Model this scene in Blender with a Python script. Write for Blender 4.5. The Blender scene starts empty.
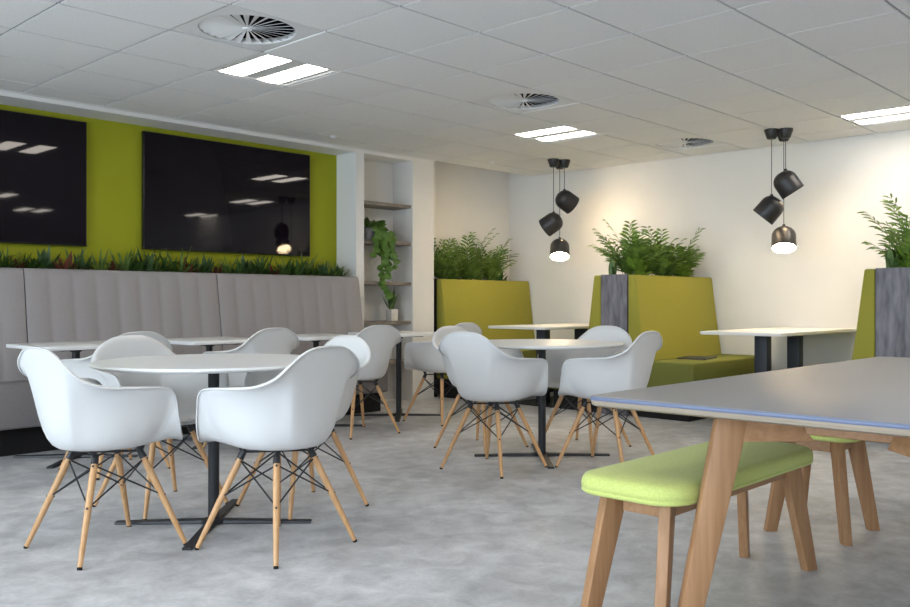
import bpy, bmesh, math, random
from mathutils import Vector, Matrix
R = math.radians
PI = math.pi
sc = bpy.context.scene
COL = sc.collection
rnd = random.Random(7)

# ------------------------------------------------------------------ materials
def mat(name, col, rough=.5, spec=.5, metal=0., emit=None, estr=0., coat=0., sheen=0.):
    m = bpy.data.materials.new(name); m.use_nodes = True
    b = m.node_tree.nodes['Principled BSDF']
    b.inputs['Base Color'].default_value = (*col, 1)
    b.inputs['Roughness'].default_value = rough
    b.inputs['Specular IOR Level'].default_value = spec
    b.inputs['Metallic'].default_value = metal
    b.inputs['Coat Weight'].default_value = coat
    b.inputs['Sheen Weight'].default_value = sheen
    if emit:
        b.inputs['Emission Color'].default_value = (*emit, 1)
        b.inputs['Emission Strength'].default_value = estr
    return m

def noise_mat(name, c1, c2, scale=(1, 1, 1), nscale=5., detail=4., rough=.5, bump=0., lo=.35, hi=.65, spec=.5, sheen=0., distort=0., bscale=None, rough2=None):
    m = mat(name, c1, rough, spec, sheen=sheen)
    nt = m.node_tree; N = nt.nodes; L = nt.links; b = N['Principled BSDF']
    tc = N.new('ShaderNodeTexCoord'); mp = N.new('ShaderNodeMapping'); mp.inputs['Scale'].default_value = scale
    L.new(tc.outputs['Object'], mp.inputs['Vector'])
    no = N.new('ShaderNodeTexNoise'); no.inputs['Scale'].default_value = nscale; no.inputs['Detail'].default_value = detail
    no.inputs['Distortion'].default_value = distort
    L.new(mp.outputs[0], no.inputs['Vector'])
    cr = N.new('ShaderNodeValToRGB')
    cr.color_ramp.elements[0].position = lo; cr.color_ramp.elements[1].position = hi
    cr.color_ramp.elements[0].color = (*c1, 1); cr.color_ramp.elements[1].color = (*c2, 1)
    L.new(no.outputs['Fac'], cr.inputs['Fac']); L.new(cr.outputs['Color'], b.inputs['Base Color'])
    if rough2 is not None:
        mr = N.new('ShaderNodeMapRange'); mr.inputs['To Min'].default_value = rough; mr.inputs['To Max'].default_value = rough2
        L.new(no.outputs['Fac'], mr.inputs['Value']); L.new(mr.outputs[0], b.inputs['Roughness'])
    if bump:
        src = no
        if bscale:
            src = N.new('ShaderNodeTexNoise'); src.inputs['Scale'].default_value = bscale; src.inputs['Detail'].default_value = 2
            L.new(tc.outputs['Object'], src.inputs['Vector'])
        bp = N.new('ShaderNodeBump'); bp.inputs['Strength'].default_value = bump; bp.inputs['Distance'].default_value = .01
        L.new(src.outputs['Fac'], bp.inputs['Height']); L.new(bp.outputs[0], b.inputs['Normal'])
    return m

M = {}
M['white_plastic'] = mat('white_plastic', (.69, .695, .695), .38, .45)
M['white_laminate'] = mat('white_laminate', (.80, .81, .81), .35, .45)
M['booth_laminate'] = mat('booth_laminate', (.80, .79, .75), .4, .4)
M['black_metal'] = mat('black_metal', (.018, .020, .024), .45, .5)
M['dark_slate_metal'] = mat('dark_slate_metal', (.035, .042, .055), .5, .45)
M['rubber'] = mat('rubber', (.015, .015, .016), .8, .3)
M['beech'] = noise_mat('beech', (.56, .31, .135), (.66, .40, .20), (1, 1, .12), 60, 3, .42, lo=.3, hi=.7)
M['oak'] = noise_mat('oak', (.33, .168, .075), (.43, .238, .118), (1, 1, .06), 55, 4, .5, bump=.03, lo=.3, hi=.7)
M['oak_flat'] = noise_mat('oak_flat', (.33, .168, .075), (.43, .238, .118), (.08, 1, 1), 55, 4, .5, bump=.03, lo=.3, hi=.7)
M['ply'] = noise_mat('ply', (.31, .255, .195), (.37, .31, .24), (.3, .3, 30), 8, 3, .55)
M['blue_edge'] = mat('blue_edge', (.125, .155, .25), .35, .5)
M['grey_laminate'] = mat('grey_laminate', (.245, .245, .256), .42, .38)
M['lime_fabric'] = noise_mat('lime_fabric', (.53, .60, .175), (.60, .67, .225), (1, 1, 1), 180, 2, .9, bump=.12, spec=.15, sheen=.12)
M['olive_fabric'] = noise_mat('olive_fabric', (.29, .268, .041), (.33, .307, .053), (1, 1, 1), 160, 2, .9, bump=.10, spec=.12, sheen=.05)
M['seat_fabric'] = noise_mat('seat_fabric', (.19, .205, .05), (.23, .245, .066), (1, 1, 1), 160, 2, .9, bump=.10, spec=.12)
M['grey_fabric'] = noise_mat('grey_fabric', (.305, .285, .287), (.345, .325, .328), (1, 1, 1), 220, 2, .85, bump=.06, spec=.2)
M['seat_grey'] = noise_mat('seat_grey', (.25, .232, .24), (.285, .266, .275), (1, 1, 1), 220, 2, .85, bump=.06, spec=.2)
M['plinth'] = mat('plinth', (.012, .011, .012), .6, .3)
M['grey_wood'] = noise_mat('grey_wood', (.10, .096, .11), (.235, .225, .245), (2.0, 2.0, .42), 13, 7, .6, bump=.05, lo=.32, hi=.7, distort=.15)
M['shelf_wood'] = noise_mat('shelf_wood', (.16, .135, .115), (.27, .235, .20), (.4, 4, 4), 12, 4, .55)
M['wall_paint'] = noise_mat('wall_paint', (.75, .735, .70), (.77, .755, .72), (1, 1, 1), 3, 2, .8, spec=.25)
M['trim_paint'] = mat('trim_paint', (.78, .78, .77), .55, .3)
M['green_paint'] = noise_mat('green_paint', (.335, .355, .016), (.35, .37, .019), (1, 1, 1), 2, 2, .75, spec=.25)
M['tile'] = noise_mat('tile', (.80, .80, .80), (.85, .85, .85), (1, 1, 1), 90, 3, .9, bump=.05, spec=.1)
M['tbar'] = mat('tbar', (.36, .36, .36), .7, .2)
M['lamp_body'] = mat('lamp_body', (.80, .80, .80), .4, .4)
M['lamp_reflector'] = mat('lamp_reflector', (.70, .71, .71), .3, .5)
M['diffuser'] = mat('diffuser', (.9, .9, .9), .5, .3, emit=(1, .91, .81), estr=14.5)
M['vent_paint'] = mat('vent_paint', (.78, .78, .78), .5, .3)
M['void'] = mat('void', (.006, .006, .006), .9, .1)
M['screen'] = mat('screen', (.007, .0045, .008), .03, .22)
M['bezel'] = mat('bezel', (.01, .01, .011), .35, .5)
M['pendant_black'] = mat('pendant_black', (.022, .020, .020), .42, .5)
M['pendant_white'] = mat('pendant_white', (.8, .78, .72), .5, .3)
M['bulb'] = mat('bulb', (.9, .88, .8), .5, .3, emit=(1, .76, .48), estr=42.)
M['soil'] = noise_mat('soil', (.03, .02, .013), (.07, .05, .03), (1, 1, 1), 40, 3, .95, bump=.3)
M['grey_pot'] = mat('grey_pot', (.16, .16, .165), .6, .4)
M['white_pot'] = noise_mat('white_pot', (.62, .60, .55), (.70, .68, .63), (1, 1, 1), 20, 3, .6)
def leafm(n, a, b): return noise_mat(n, a, b, (1, 1, 1), 14, 2, .48, lo=.3, hi=.7, spec=.4)
M['palm'] = leafm('palm', (.085, .17, .026), (.23, .35, .07))
M['palm_dark'] = leafm('palm_dark', (.025, .075, .014), (.07, .145, .025))
M['lime_leaf'] = leafm('lime_leaf', (.13, .25, .025), (.23, .36, .05))
M['pothos'] = leafm('pothos', (.06, .14, .02), (.13, .22, .04))
M['snake'] = leafm('snake', (.055, .12, .03), (.17, .25, .08))
M['aloe'] = leafm('aloe', (.03, .075, .03), (.09, .155, .06))
M['grassy'] = leafm('grassy', (.05, .11, .02), (.17, .25, .06))
M['teal_leaf'] = leafm('teal_leaf', (.05, .12, .10), (.12, .22, .18))
M['red_leaf'] = leafm('red_leaf', (.10, .03, .02), (.22, .07, .04))
M['stem'] = mat('stem', (.10, .14, .035), .6, .3)
M['tablet'] = mat('tablet', (.05, .05, .055), .35, .5)
M['outside'] = mat('outside', (.3, .3, .3), .8)

# floor: mottled grey concrete-look sheet
def floor_mat():
    m = mat('floor_vinyl', (.4, .4, .4), .42, .4)
    nt = m.node_tree; N = nt.nodes; L = nt.links; b = N['Principled BSDF']
    tc = N.new('ShaderNodeTexCoord')
    def noise(s, d, dist=0.):
        n = N.new('ShaderNodeTexNoise'); n.inputs['Scale'].default_value = s; n.inputs['Detail'].default_value = d
        n.inputs['Roughness'].default_value = .62; n.inputs['Distortion'].default_value = dist
        L.new(tc.outputs['Object'], n.inputs['Vector']); return n
    n1 = noise(1.7, 8, .35); n2 = noise(7, 8, .5); n3 = noise(60, 3)
    def ramp(n, a, ca, b_, cb):
        r = N.new('ShaderNodeValToRGB'); e = r.color_ramp.elements
        e[0].position = a; e[0].color = (*ca, 1); e[1].position = b_; e[1].color = (*cb, 1)
        L.new(n.outputs['Fac'], r.inputs['Fac']); return r
    r1 = ramp(n1, .30, (.47, .472, .48), .70, (.70, .705, .72))
    r2 = ramp(n2, .30, (.66, .66, .675), .68, (1.1, 1.1, 1.1))
    r3 = ramp(n3, .3, (.92, .92, .92), .7, (1.05, 1.05, 1.05))
    def mul(a, c):
        x = N.new('ShaderNodeMix'); x.data_type = 'RGBA'; x.blend_type = 'MULTIPLY'; x.inputs[0].default_value = 1
        L.new(a, x.inputs[6]); L.new(c, x.inputs[7]); return x.outputs[2]
    o = mul(mul(r1.outputs[0], r2.outputs[0]), r3.outputs[0])
    L.new(o, b.inputs['Base Color'])
    mr = N.new('ShaderNodeMapRange'); mr.inputs['To Min'].default_value = .36; mr.inputs['To Max'].default_value = .55
    L.new(n2.outputs['Fac'], mr.inputs['Value']); L.new(mr.outputs[0], b.inputs['Roughness'])
    return m
M['floor'] = floor_mat()

def glass_mat():
    m = bpy.data.materials.new('window_glass'); m.use_nodes = True
    nt = m.node_tree; N = nt.nodes; L = nt.links; N.clear()
    o = N.new('ShaderNodeOutputMaterial'); mx = N.new('ShaderNodeMixShader'); t = N.new('ShaderNodeBsdfTransparent'); g = N.new('ShaderNodeBsdfGlossy')
    g.inputs['Roughness'].default_value = .02; t.inputs['Color'].default_value = (.96, .98, .97, 1)
    f = N.new('ShaderNodeFresnel'); f.inputs['IOR'].default_value = 1.45
    L.new(f.outputs[0], mx.inputs[0]); L.new(t.outputs[0], mx.inputs[1]); L.new(g.outputs[0], mx.inputs[2]); L.new(mx.outputs[0], o.inputs[0])
    return m
M['glass'] = glass_mat()

# ------------------------------------------------------------------ mesh helpers
def obj(name, bm, m, parent=None, smooth=True, loc=None, autos=True):
    bmesh.ops.recalc_face_normals(bm, faces=bm.faces)
    me = bpy.data.meshes.new(name); bm.to_mesh(me); bm.free()
    if isinstance(m, (list, tuple)):
        for k in m: me.materials.append(M[k])
    else: me.materials.append(M[m])
    if smooth:
        for p in me.polygons: p.use_smooth = True
        if autos: me.set_sharp_from_angle(angle=R(38))
    o = bpy.data.objects.new(name, me); COL.objects.link(o)
    if parent: o.parent = parent
    if loc: o.location = loc
    return o

def thing(name, label, cat, loc=(0, 0, 0), rz=0, group=None):
    o = bpy.data.objects.new(name, None); COL.objects.link(o)
    o.location = loc; o.rotation_euler = (0, 0, rz); o.empty_display_size = .1
    return tag(o, label, cat, group)

def tag(o, label, cat, group=None):
    o['label'] = label; o['category'] = cat
    if group: o['group'] = group
    return o

def struct(name, bm, m, smooth=False, loc=None):
    o = obj(name, bm, m, None, smooth, loc); o['kind'] = 'structure'; return o

def dup(root, loc, rz, label, group=None):
    r = root.copy(); COL.objects.link(r); r.location = loc; r.rotation_euler = (0, 0, rz); r['label'] = label
    if group: r['group'] = group
    for ch in list(root.children):
        c = ch.copy(); COL.objects.link(c); c.parent = r
        for g in list(ch.children):
            d = g.copy(); COL.objects.link(d); d.parent = c
    return r

def B(): return bmesh.new()

def box(bm, a, b, bev=0., seg=2):
    """axis aligned box between corners a and b, edges rounded by bev"""
    t = bmesh.new()
    bmesh.ops.create_cube(t, size=1)
    for v in t.verts:
        v.co = Vector([(a[i] + b[i]) / 2 + v.co[i] * (b[i] - a[i]) for i in range(3)])
    if bev: bmesh.ops.bevel(t, geom=t.edges[:], offset=bev, segments=seg, affect='EDGES', profile=.5)
    return merge(bm, t)

def merge(bm, t, mtx=None):
    if mtx is not None: bmesh.ops.transform(t, matrix=mtx, verts=t.verts)
    me = bpy.data.meshes.new('tmp'); t.to_mesh(me); t.free(); bm.from_mesh(me); bpy.data.meshes.remove(me)
    return bm

def hexa(bm, bot, top, bev=0., seg=2):
    """solid from 4 bottom and 4 top corners"""
    t = bmesh.new()
    v = [t.verts.new(p) for p in list(bot) + list(top)]
    t.faces.new(v[0:4][::-1]); t.faces.new(v[4:8])
    for i in range(4): t.faces.new((v[i], v[(i + 1) % 4], v[4 + (i + 1) % 4], v[4 + i]))
    bmesh.ops.recalc_face_normals(t, faces=t.faces)
    if bev: bmesh.ops.bevel(t, geom=t.edges[:], offset=bev, segments=seg, affect='EDGES', profile=.5)
    return merge(bm, t)

def tube(bm, p0, p1, r0, r1=None, n=12, caps=True):
    r1 = r0 if r1 is None else r1
    p0 = Vector(p0); p1 = Vector(p1); d = (p1 - p0).normalized()
    u = d.orthogonal().normalized(); w = d.cross(u)
    A, C = [], []
    for i in range(n):
        a = 2 * PI * i / n; e = u * math.cos(a) + w * math.sin(a)
        A.append(bm.verts.new(p0 + e * r0)); C.append(bm.verts.new(p1 + e * r1))
    for i in range(n):
        bm.faces.new((A[i], A[(i + 1) % n], C[(i + 1) % n], C[i]))
    if caps: bm.faces.new(A[::-1]); bm.faces.new(C)
    return bm

def polytube(bm, pts, r, n=6):
    pts = [Vector(p) for p in pts]
    rings = []
    for k, p in enumerate(pts):
        d = (pts[min(k + 1, len(pts) - 1)] - pts[max(k - 1, 0)]).normalized()
        u = d.cross(Vector((.3, .9, .2))).normalized(); w = d.cross(u)
        rr = r[k] if isinstance(r, (list, tuple)) else r
        rings.append([bm.verts.new(p + (u * math.cos(2 * PI * i / n) + w * math.sin(2 * PI * i / n)) * rr) for i in range(n)])
    for a, b in zip(rings, rings[1:]):
        for i in range(n): bm.faces.new((a[i], a[(i + 1) % n], b[(i + 1) % n], b[i]))
    bm.faces.new(rings[0][::-1]); bm.faces.new(rings[-1])
    return bm

def lathe(bm, prof, n=32, mtx=None, mi=None):
    """prof: (r, z) pairs; r=0 at an end closes it"""
    t = bmesh.new(); rows = []
    for r, z in prof:
        if r < 1e-6: rows.append([t.verts.new((0, 0, z))])
        else: rows.append([t.verts.new((r * math.cos(2 * PI * i / n), r * math.sin(2 * PI * i / n), z)) for i in range(n)])
    for a, b in zip(rows, rows[1:]):
        for i in range(n):
            j = (i + 1) % n
            if len(a) == 1 and len(b) == 1: continue
            if len(a) == 1: t.faces.new((a[0], b[j], b[i]))
            elif len(b) == 1: t.faces.new((a[i], a[j], b[0]))
            else: t.faces.new((a[i], a[j], b[j], b[i]))
    return merge(bm, t, mtx)

def prism(bm, poly, axis, a, b, bev=0., seg=2):
    """extrude 2D polygon along an axis ('x': poly is (y,z); 'z': poly is (x,y))"""
    t = bmesh.new()
    def P(p, s): return (s, p[0], p[1]) if axis == 'x' else ((p[0], s, p[1]) if axis == 'y' else (p[0], p[1], s))
    A = [t.verts.new(P(p, a)) for p in poly]; C = [t.verts.new(P(p, b)) for p in poly]; n = len(poly)
    t.faces.new(A[::-1]); t.faces.new(C)
    for i in range(n): t.faces.new((A[i], A[(i + 1) % n], C[(i + 1) % n], C[i]))
    bmesh.ops.recalc_face_normals(t, faces=t.faces)
    if bev: bmesh.ops.bevel(t, geom=t.edges[:], offset=bev, segments=seg, affect='EDGES', profile=.5)
    return merge(bm, t)

def rrect(x0, y0, x1, y1, r, n=6):
    out = []
    for cx, cy, a0 in ((x1 - r, y1 - r, 0), (x0 + r, y1 - r, 90), (x0 + r, y0 + r, 180), (x1 - r, y0 + r, 270)):
        for k in range(n + 1):
            a = R(a0 + 90 * k / n); out.append((cx + r * math.cos(a), cy + r * math.sin(a)))
    return out

def slab(bm, poly, z0, z1, bt=.003, bb=.003):
    """flat slab with small rounded-over edges; poly convex, (x,y)"""
    cx = sum(p[0] for p in poly) / len(poly); cy = sum(p[1] for p in poly) / len(poly)
    def ring(ins, z):
        o = []
        for x, y in poly:
            d = math.hypot(x - cx, y - cy); s = (d - ins) / d
            o.append(bm.verts.new((cx + (x - cx) * s, cy + (y - cy) * s, z)))
        return o
    rows = [ring(bb, z0), ring(bb * .3, z0 + bb * .3), ring(0, z0 + bb), ring(0, z1 - bt), ring(bt * .3, z1 - bt * .3), ring(bt, z1)]
    n = len(poly)
    bm.faces.new(rows[0][::-1]); bm.faces.new(rows[-1])
    for a, b in zip(rows, rows[1:]):
        for i in range(n): bm.faces.new((a[i], a[(i + 1) % n], b[(i + 1) % n], b[i]))
    return bm

def cr(P, t):
    """catmull-rom through list of tuples, t in [0,len-1]"""
    n = len(P); i = min(int(t), n - 2); f = t - i
    p0 = P[max(i - 1, 0)]; p1 = P[i]; p2 = P[i + 1]; p3 = P[min(i + 2, n - 1)]
    return tuple(.5 * (2 * b + (c - a) * f + (2 * a - 5 * b + 4 * c - d) * f * f + (3 * b - a - 3 * c + d) * f ** 3) for a, b, c, d in zip(p0, p1, p2, p3))

# ------------------------------------------------------------------ the room
CZ = 2.52                       # tiled ceiling height
XW, XL = 8.23, -2.2             # pendant wall, window wall
YF, YB = 6.9, -4.2              # screen wall, wall behind
PY = 6.6                        # front of piers and bulkhead
bm = B(); box(bm, (XL - .1, YB - .1, -.08), (XW + .1, YF + .1, 0)); struct('floor', bm, 'floor')
bm = B(); box(bm, (XW, YB - .1, 0), (XW + .12, YF + .12, 2.75)); struct('wall_right', bm, 'wall_paint')
bm = B(); box(bm, (5.56, YF, 0), (XW, YF + .12, 2.75)); struct('wall_far', bm, 'wall_paint')
bm = B(); box(bm, (XL - .1, YF, 0), (5.56, YF + .12, 2.75)); struct('wall_screens', bm, 'green_paint')
bm = B(); box(bm, (XL - .1, YB - .12, 0), (XW + .1, YB, 2.75)); struct('wall_behind', bm, 'wall_paint')
bm = B(); box(bm, (5.56, PY, 0), (5.66, YF, CZ)); struct('wall_pier_left', bm, 'trim_paint')
bm = B(); box(bm, (6.32, PY, 0), (6.63, YF, CZ)); struct('wall_pier_right', bm, 'wall_paint')
# dropped bulkhead over the screens and the alcove
bm = B(); box(bm, (XL, PY, 2.478), (5.56, YF, CZ + .02)); box(bm, (5.66, PY, 2.478), (6.32, YF, CZ + .02)); struct('trim_bulkhead', bm, 'trim_paint')
bm = B(); box(bm, (XL, PY - .028, CZ - .012), (6.63, PY, CZ + .004)); struct('trim_ceiling_edge', bm, 'trim_paint')
bm = B(); box(bm, (XW - .016, YB, 0), (XW, YF, .095), .004, 1); struct('baseboard_right', bm, 'trim_paint')
bm = B(); box(bm, (6.63, YF - .016, 0), (XW, YF, .095), .004, 1); struct('baseboard_far', bm, 'trim_paint')
# window wall with openings
wins = [(-3.6, -1.2), (-.7, 1.7), (2.2, 4.6), (4.95, 6.3)]
bm = B()
x0, x1 = XL - .14, XL
box(bm, (x0, YB, 0), (x1, YF, .55)); box(bm, (x0, YB, 2.36), (x1, YF, 2.75))
ys = [YB] + [v for w in wins for v in w] + [YF]
for a, b in zip(ys[0::2], ys[1::2]): box(bm, (x0, a, .55), (x1, b, 2.36))
struct('wall_windows', bm, 'wall_paint')
for k, (a, b) in enumerate(wins):
    bm = B()
    m_ = (a + b) / 2
    for p, q in (((x0 + .03, a, .55), (x0 + .09, a + .05, 2.36)), ((x0 + .03, b - .05, .55), (x0 + .09, b, 2.36)), ((x0 + .03, a, .55), (x0 + .09, b, .60)),
                 ((x0 + .03, a, 2.31), (x0 + .09, b, 2.36)), ((x0 + .03, m_ - .03, .6), (x0 + .09, m_ + .03, 2.31))): box(bm, p, q)
    w = struct('window_%d' % (k + 1), bm, 'trim_paint')
    bm = B(); box(bm, (x0 + .055, a + .04, .59), (x0 + .065, b - .04, 2.32))
    g = obj('window_pane', bm, 'glass', w, False)

# tiled ceiling: tegular tiles on a recessed grid
GX, GY = 2.43, 4.46
vents = {(0, 0), (4, 0), (8, 0)}
lights = {(1, -1), (6, -1), (8, 3), (3, 6), (9, 7), (5, 9), (0, 8), (-3, 3), (-3, 8), (-5, -1)}  # unseen ones past those mirrored in the screens are added for even light
def cell(i, j):       # x0,x1,y0,y1
    return GX + .6 * i, GX + .6 * i + .6, GY - .6 * j, GY - .6 * j + .6
def cellv(i, j): return GX + .6 * i, GX + .6 * (i + 1), GY - .6 * (j + 1), GY - .6 * j
bm = B(); g = .008
for i in range(-8, 10):
    for j in range(-4, 15):
        if (i, j) in vents or (i, j) in lights: continue
        a, b, c, d = cellv(i, j)
        a = max(a, XL); b = min(b, XW); c = max(c, YB); d = min(d, PY - .02)
        if b - a < .03 or d - c < .03: continue
        q = [(a + g, c + g), (b - g, c + g), (b - g, d - g), (a + g, d - g)]
        lo = [bm.verts.new((x, y, CZ - .008)) for x, y in q]; up = [bm.verts.new((x, y, CZ + .02)) for x, y in q]
        bm.faces.new(lo)
        for k in range(4): bm.faces.new((lo[k], lo[(k + 1) % 4], up[(k + 1) % 4], up[k]))
        bm.faces.new(up)
struct('ceiling', bm, 'tile')
bm = B()
for i in range(-8, 11):
    x = GX + .6 * i
    if XL < x < XW: box(bm, (x - .012, YB, CZ + .001), (x + .012, PY, CZ + .015))
for j in range(-3, 15):
    y = GY - .6 * j
    if YB < y < PY: box(bm, (XL, y - .012, CZ + .001), (XW, y + .012, CZ + .015))
struct('trim_ceiling_grid', bm, 'tbar')
bm = B(); box(bm, (XL, YB, 2.76), (XW, YF, 2.8)); struct('ceiling_slab', bm, 'void')

# swirl diffusers
def make_vent():
    t = thing('ceiling_vent', 'x', 'air vent')
    z = -.004
    bm = B(); n = 72; Rr = .262; h = .2935
    def sq(a):
        c, s = math.cos(a), math.sin(a); k = h / max(abs(c), abs(s)); return (c * k, s * k)
    A = [bm.verts.new((*sq(2 * PI * (i + .5) / n + PI / 4 - PI / n), z)) for i in range(n)]
    C = [bm.verts.new((Rr * math.cos(2 * PI * (i + .5) / n + PI / 4 - PI / n), Rr * math.sin(2 * PI * (i + .5) / n + PI / 4 - PI / n), z)) for i in range(n)]
    D = [bm.verts.new((v.co.x, v.co.y, z + .03)) for v in C]; E = [bm.verts.new((v.co.x, v.co.y, z + .03)) for v in A]
    for i in range(n):
        j = (i + 1) % n
        bm.faces.new((A[i], A[j], C[j], C[i])); bm.faces.new((C[i], C[j], D[j], D[i])); bm.faces.new((A[i], A[j], E[j], E[i])); bm.faces.new((D[i], D[j], E[j], E[i]))
    obj('face_plate', bm, 'vent_paint', t)
    bm = B(); nb = 26
    for k in range(nb):
        a = 2 * PI * k / nb; tl = R(20)
        for s in (0,):
            vs = []
            for r_, wd in ((.022, .0045), (.258, .037)):
                for sg in (-1, 1):
                    rad = Vector((math.cos(a), math.sin(a), 0)); tan = Vector((-math.sin(a), math.cos(a), 0))
                    vs.append(rad * r_ + tan * sg * wd / 2 * math.cos(tl) + Vector((0, 0, z + .009 + sg * wd / 2 * math.sin(tl))))
            t0 = Vector((0, 0, .002))
            hexa(bm, [vs[0], vs[1], vs[3], vs[2]], [vs[0] + t0, vs[1] + t0, vs[3] + t0, vs[2] + t0])
    lathe(bm, [(0, z - .001), (.022, z - .001), (.026, z + .003), (.026, z + .02), (0, z + .02)], 24)
    obj('swirl_blades', bm, 'vent_paint', t, False)
    bm = B(); lathe(bm, [(0, z + .09), (.285, z + .09), (.285, z + .035)], 40); obj('duct_box', bm, 'void', t)
    return t
vlab = {(0, 0): 'square white swirl air vent beside the ceiling light nearest the left', (4, 0): 'square white swirl air vent beside the ceiling light in the middle', (8, 0): 'square white swirl air vent close to the pendant lamps over the right booth'}
v0 = None
for c in sorted(vents):
    a, b, cc, d = cellv(*c); loc = ((a + b) / 2, (cc + d) / 2, CZ)
    if v0 is None:
        v0 = make_vent(); v0.location = loc; v0['label'] = vlab[c]; v0['group'] = 'swirl vents in the ceiling'
    else: dup(v0, loc, 0, vlab[c])

# recessed twin-strip lights
def make_light():
    t = thing('ceiling_light', 'x', 'ceiling light')
    bm = B(); h = .2935
    for p, q in (((-h, -h, -.006), (-h + .02, h, .02)), ((h - .02, -h, -.006), (h, h, .02)), ((-h, -h, -.006), (h, -h + .02, .02)), ((-h, h - .02, -.006), (h, h, .02))): box(bm, p, q)
    obj('frame', bm, 'lamp_body', t, False)
    bm = B()
    S = [(-.235, -.06), (.055, .225)]
    xs = [-h + .02, S[0][0], S[0][1], S[1][0], S[1][1], h - .02]
    for p, q in ((xs[0], xs[1]), (xs[2], xs[3]), (xs[4], xs[5])): box(bm, (p, -h + .02, -.002), (q, h - .02, .02))
    obj('reflector', bm, 'lamp_reflector', t, False)
    for p, q in S:
        bm = B(); n = 10
        prof = [(p + (q - p) * k / n, -.002 - .006 * math.sin(PI * k / n)) for k in range(n + 1)]
        prism(bm, prof + [(q, .03), (p, .03)], 'y', -h + .022, h - .022)
        obj('light_strip', bm, 'diffuser', t)
    return t
llab = {(1, -1): 'twin-strip recessed ceiling light in front of the right-hand wall screen', (6, -1): 'twin-strip recessed ceiling light just before the far pendant cluster',
        (8, 3): 'twin-strip recessed ceiling light at right edge of the view above the right booth'}
l0 = None
for c in sorted(lights):
    a, b, cc, d = cellv(*c); loc = ((a + b) / 2, (cc + d) / 2, CZ)
    lab = llab.get(c, 'twin-strip recessed ceiling light added out of view')
    if l0 is None:
        l0 = make_light(); l0.location = loc; l0['label'] = lab; l0['group'] = 'recessed ceiling lights'
    else: dup(l0, loc, 0, lab)
for (x, y), lab in (((5.0, 6.25), 'tiny dark round ceiling sensor near the bulkhead over the screens'), ((7.1, 6.2), 'tiny pale round ceiling sensor above the far green booth')):
    bm = B(); lathe(bm, [(0, CZ - .03), (.018, CZ - .028), (.03, CZ - .016), (.034, CZ - .006)], 20)
    tag(obj('ceiling_sensor', bm, 'vent_paint', None, True, (x, y, 0)), lab, 'sensor')

# ------------------------------------------------------------------ wall screens
def screen(xa, xb, za, zb, label):
    t = thing('wall_screen', label, 'screen', ((xa + xb) / 2, 6.86, za), 0, 'wall screens')
    w = xb - xa; h = zb - za
    bm = B(); box(bm, (-w / 2, -.012, 0), (w / 2, .025, h), .004, 2)
    obj('casing', bm, 'bezel', t)
    bm = B(); box(bm, (-w / 2 + .008, -.0135, .012), (w / 2 - .008, -.0115, h - .008))
    obj('glass_panel', bm, 'screen', t, False)
    bm = B(); box(bm, (-.3, .02, .2), (.3, .04, .7)); obj('wall_bracket', bm, 'black_metal', t, False)
screen(1.33, 3.03, 1.457, 2.43, 'large black wall screen at the left, cut by the photo edge')
screen(3.50, 5.195, 1.457, 2.43, 'large black wall screen on the green wall nearest the shelf alcove')

# ------------------------------------------------------------------ grey fluted bench modules
def make_bench():
    t = thing('banquette_bench', 'x', 'bench')
    L = 1.545; gp = .004; nf = 9; ns = 10
    # back: fluted reclined pad (local x 0..L, world y)
    def yb(z): return 6.385 + (z - .46) / (1.262 - .46) * .115
    bm = B(); zs = [.44, .6, .75, .9, 1.05, 1.18, 1.225, 1.248, 1.26, 1.264]; off = [0, 0, 0, 0, 0, 0, .002, .007, .016, .030]
    rows = []
    nx = nf * ns
    for z, o in zip(zs, off):
        r = []
        for k in range(nx + 1):
            u = k / nx; x = gp + u * (L - 2 * gp); f = abs(math.sin(PI * nf * u)) ** .7
            e = 0.
            if k in (0, nx): e = .0
            r.append(bm.verts.new((x, yb(z) +   .012 - .009 * f * (1 if z < 1.24 else .6) + o, z)))
        rows.append(r)
    back = [[bm.verts.new((x, 6.56, z)) for x in (gp, L - gp)] for z in (zs[0], zs[-1])]
    for a, b in zip(rows, rows[1:]):
        for k in range(nx): bm.faces.new((a[k], a[k + 1], b[k + 1], b[k]))
    bm.faces.new(rows[-1] + [back[1][1], back[1][0]])
    bm.faces.new([back[0][0], back[0][1]] + rows[0][::-1])
    bm.faces.new([r[0] for r in rows] + [back[1][0], back[0][0]])
    bm.faces.new([r[-1] for r in rows][::-1] + [back[0][1], back[1][1]])
    bm.faces.new((back[0][0], back[1][0], back[1][1], back[0][1]))
    obj('backrest', bm, 'grey_fabric', t)
    bm = B(); prism(bm, [(6.08, .187), (6.42, .187), (6.42, .478), (6.22, .492), (6.08, .488)], 'x', gp, L - gp, .022, 3)
    obj('seat', bm, 'seat_grey', t)
    bm = B(); box(bm, (0, 6.2, 0), (L, 6.5, .19)); obj('plinth', bm, 'plinth', t, False)
    return t
b0 = make_bench(); b0.location = (.885, 0, 0); b0['label'] = 'fluted grey banquette bench module at the left edge, under the left screen'; b0['group'] = 'grey fluted bench modules'
dup(b0, (2.43, 0, 0), 0, 'fluted grey banquette bench module in the middle, between the two seams')
dup(b0, (3.975, 0, 0), 0, 'fluted grey banquette bench module at the right end beside the shelf alcove')

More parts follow.
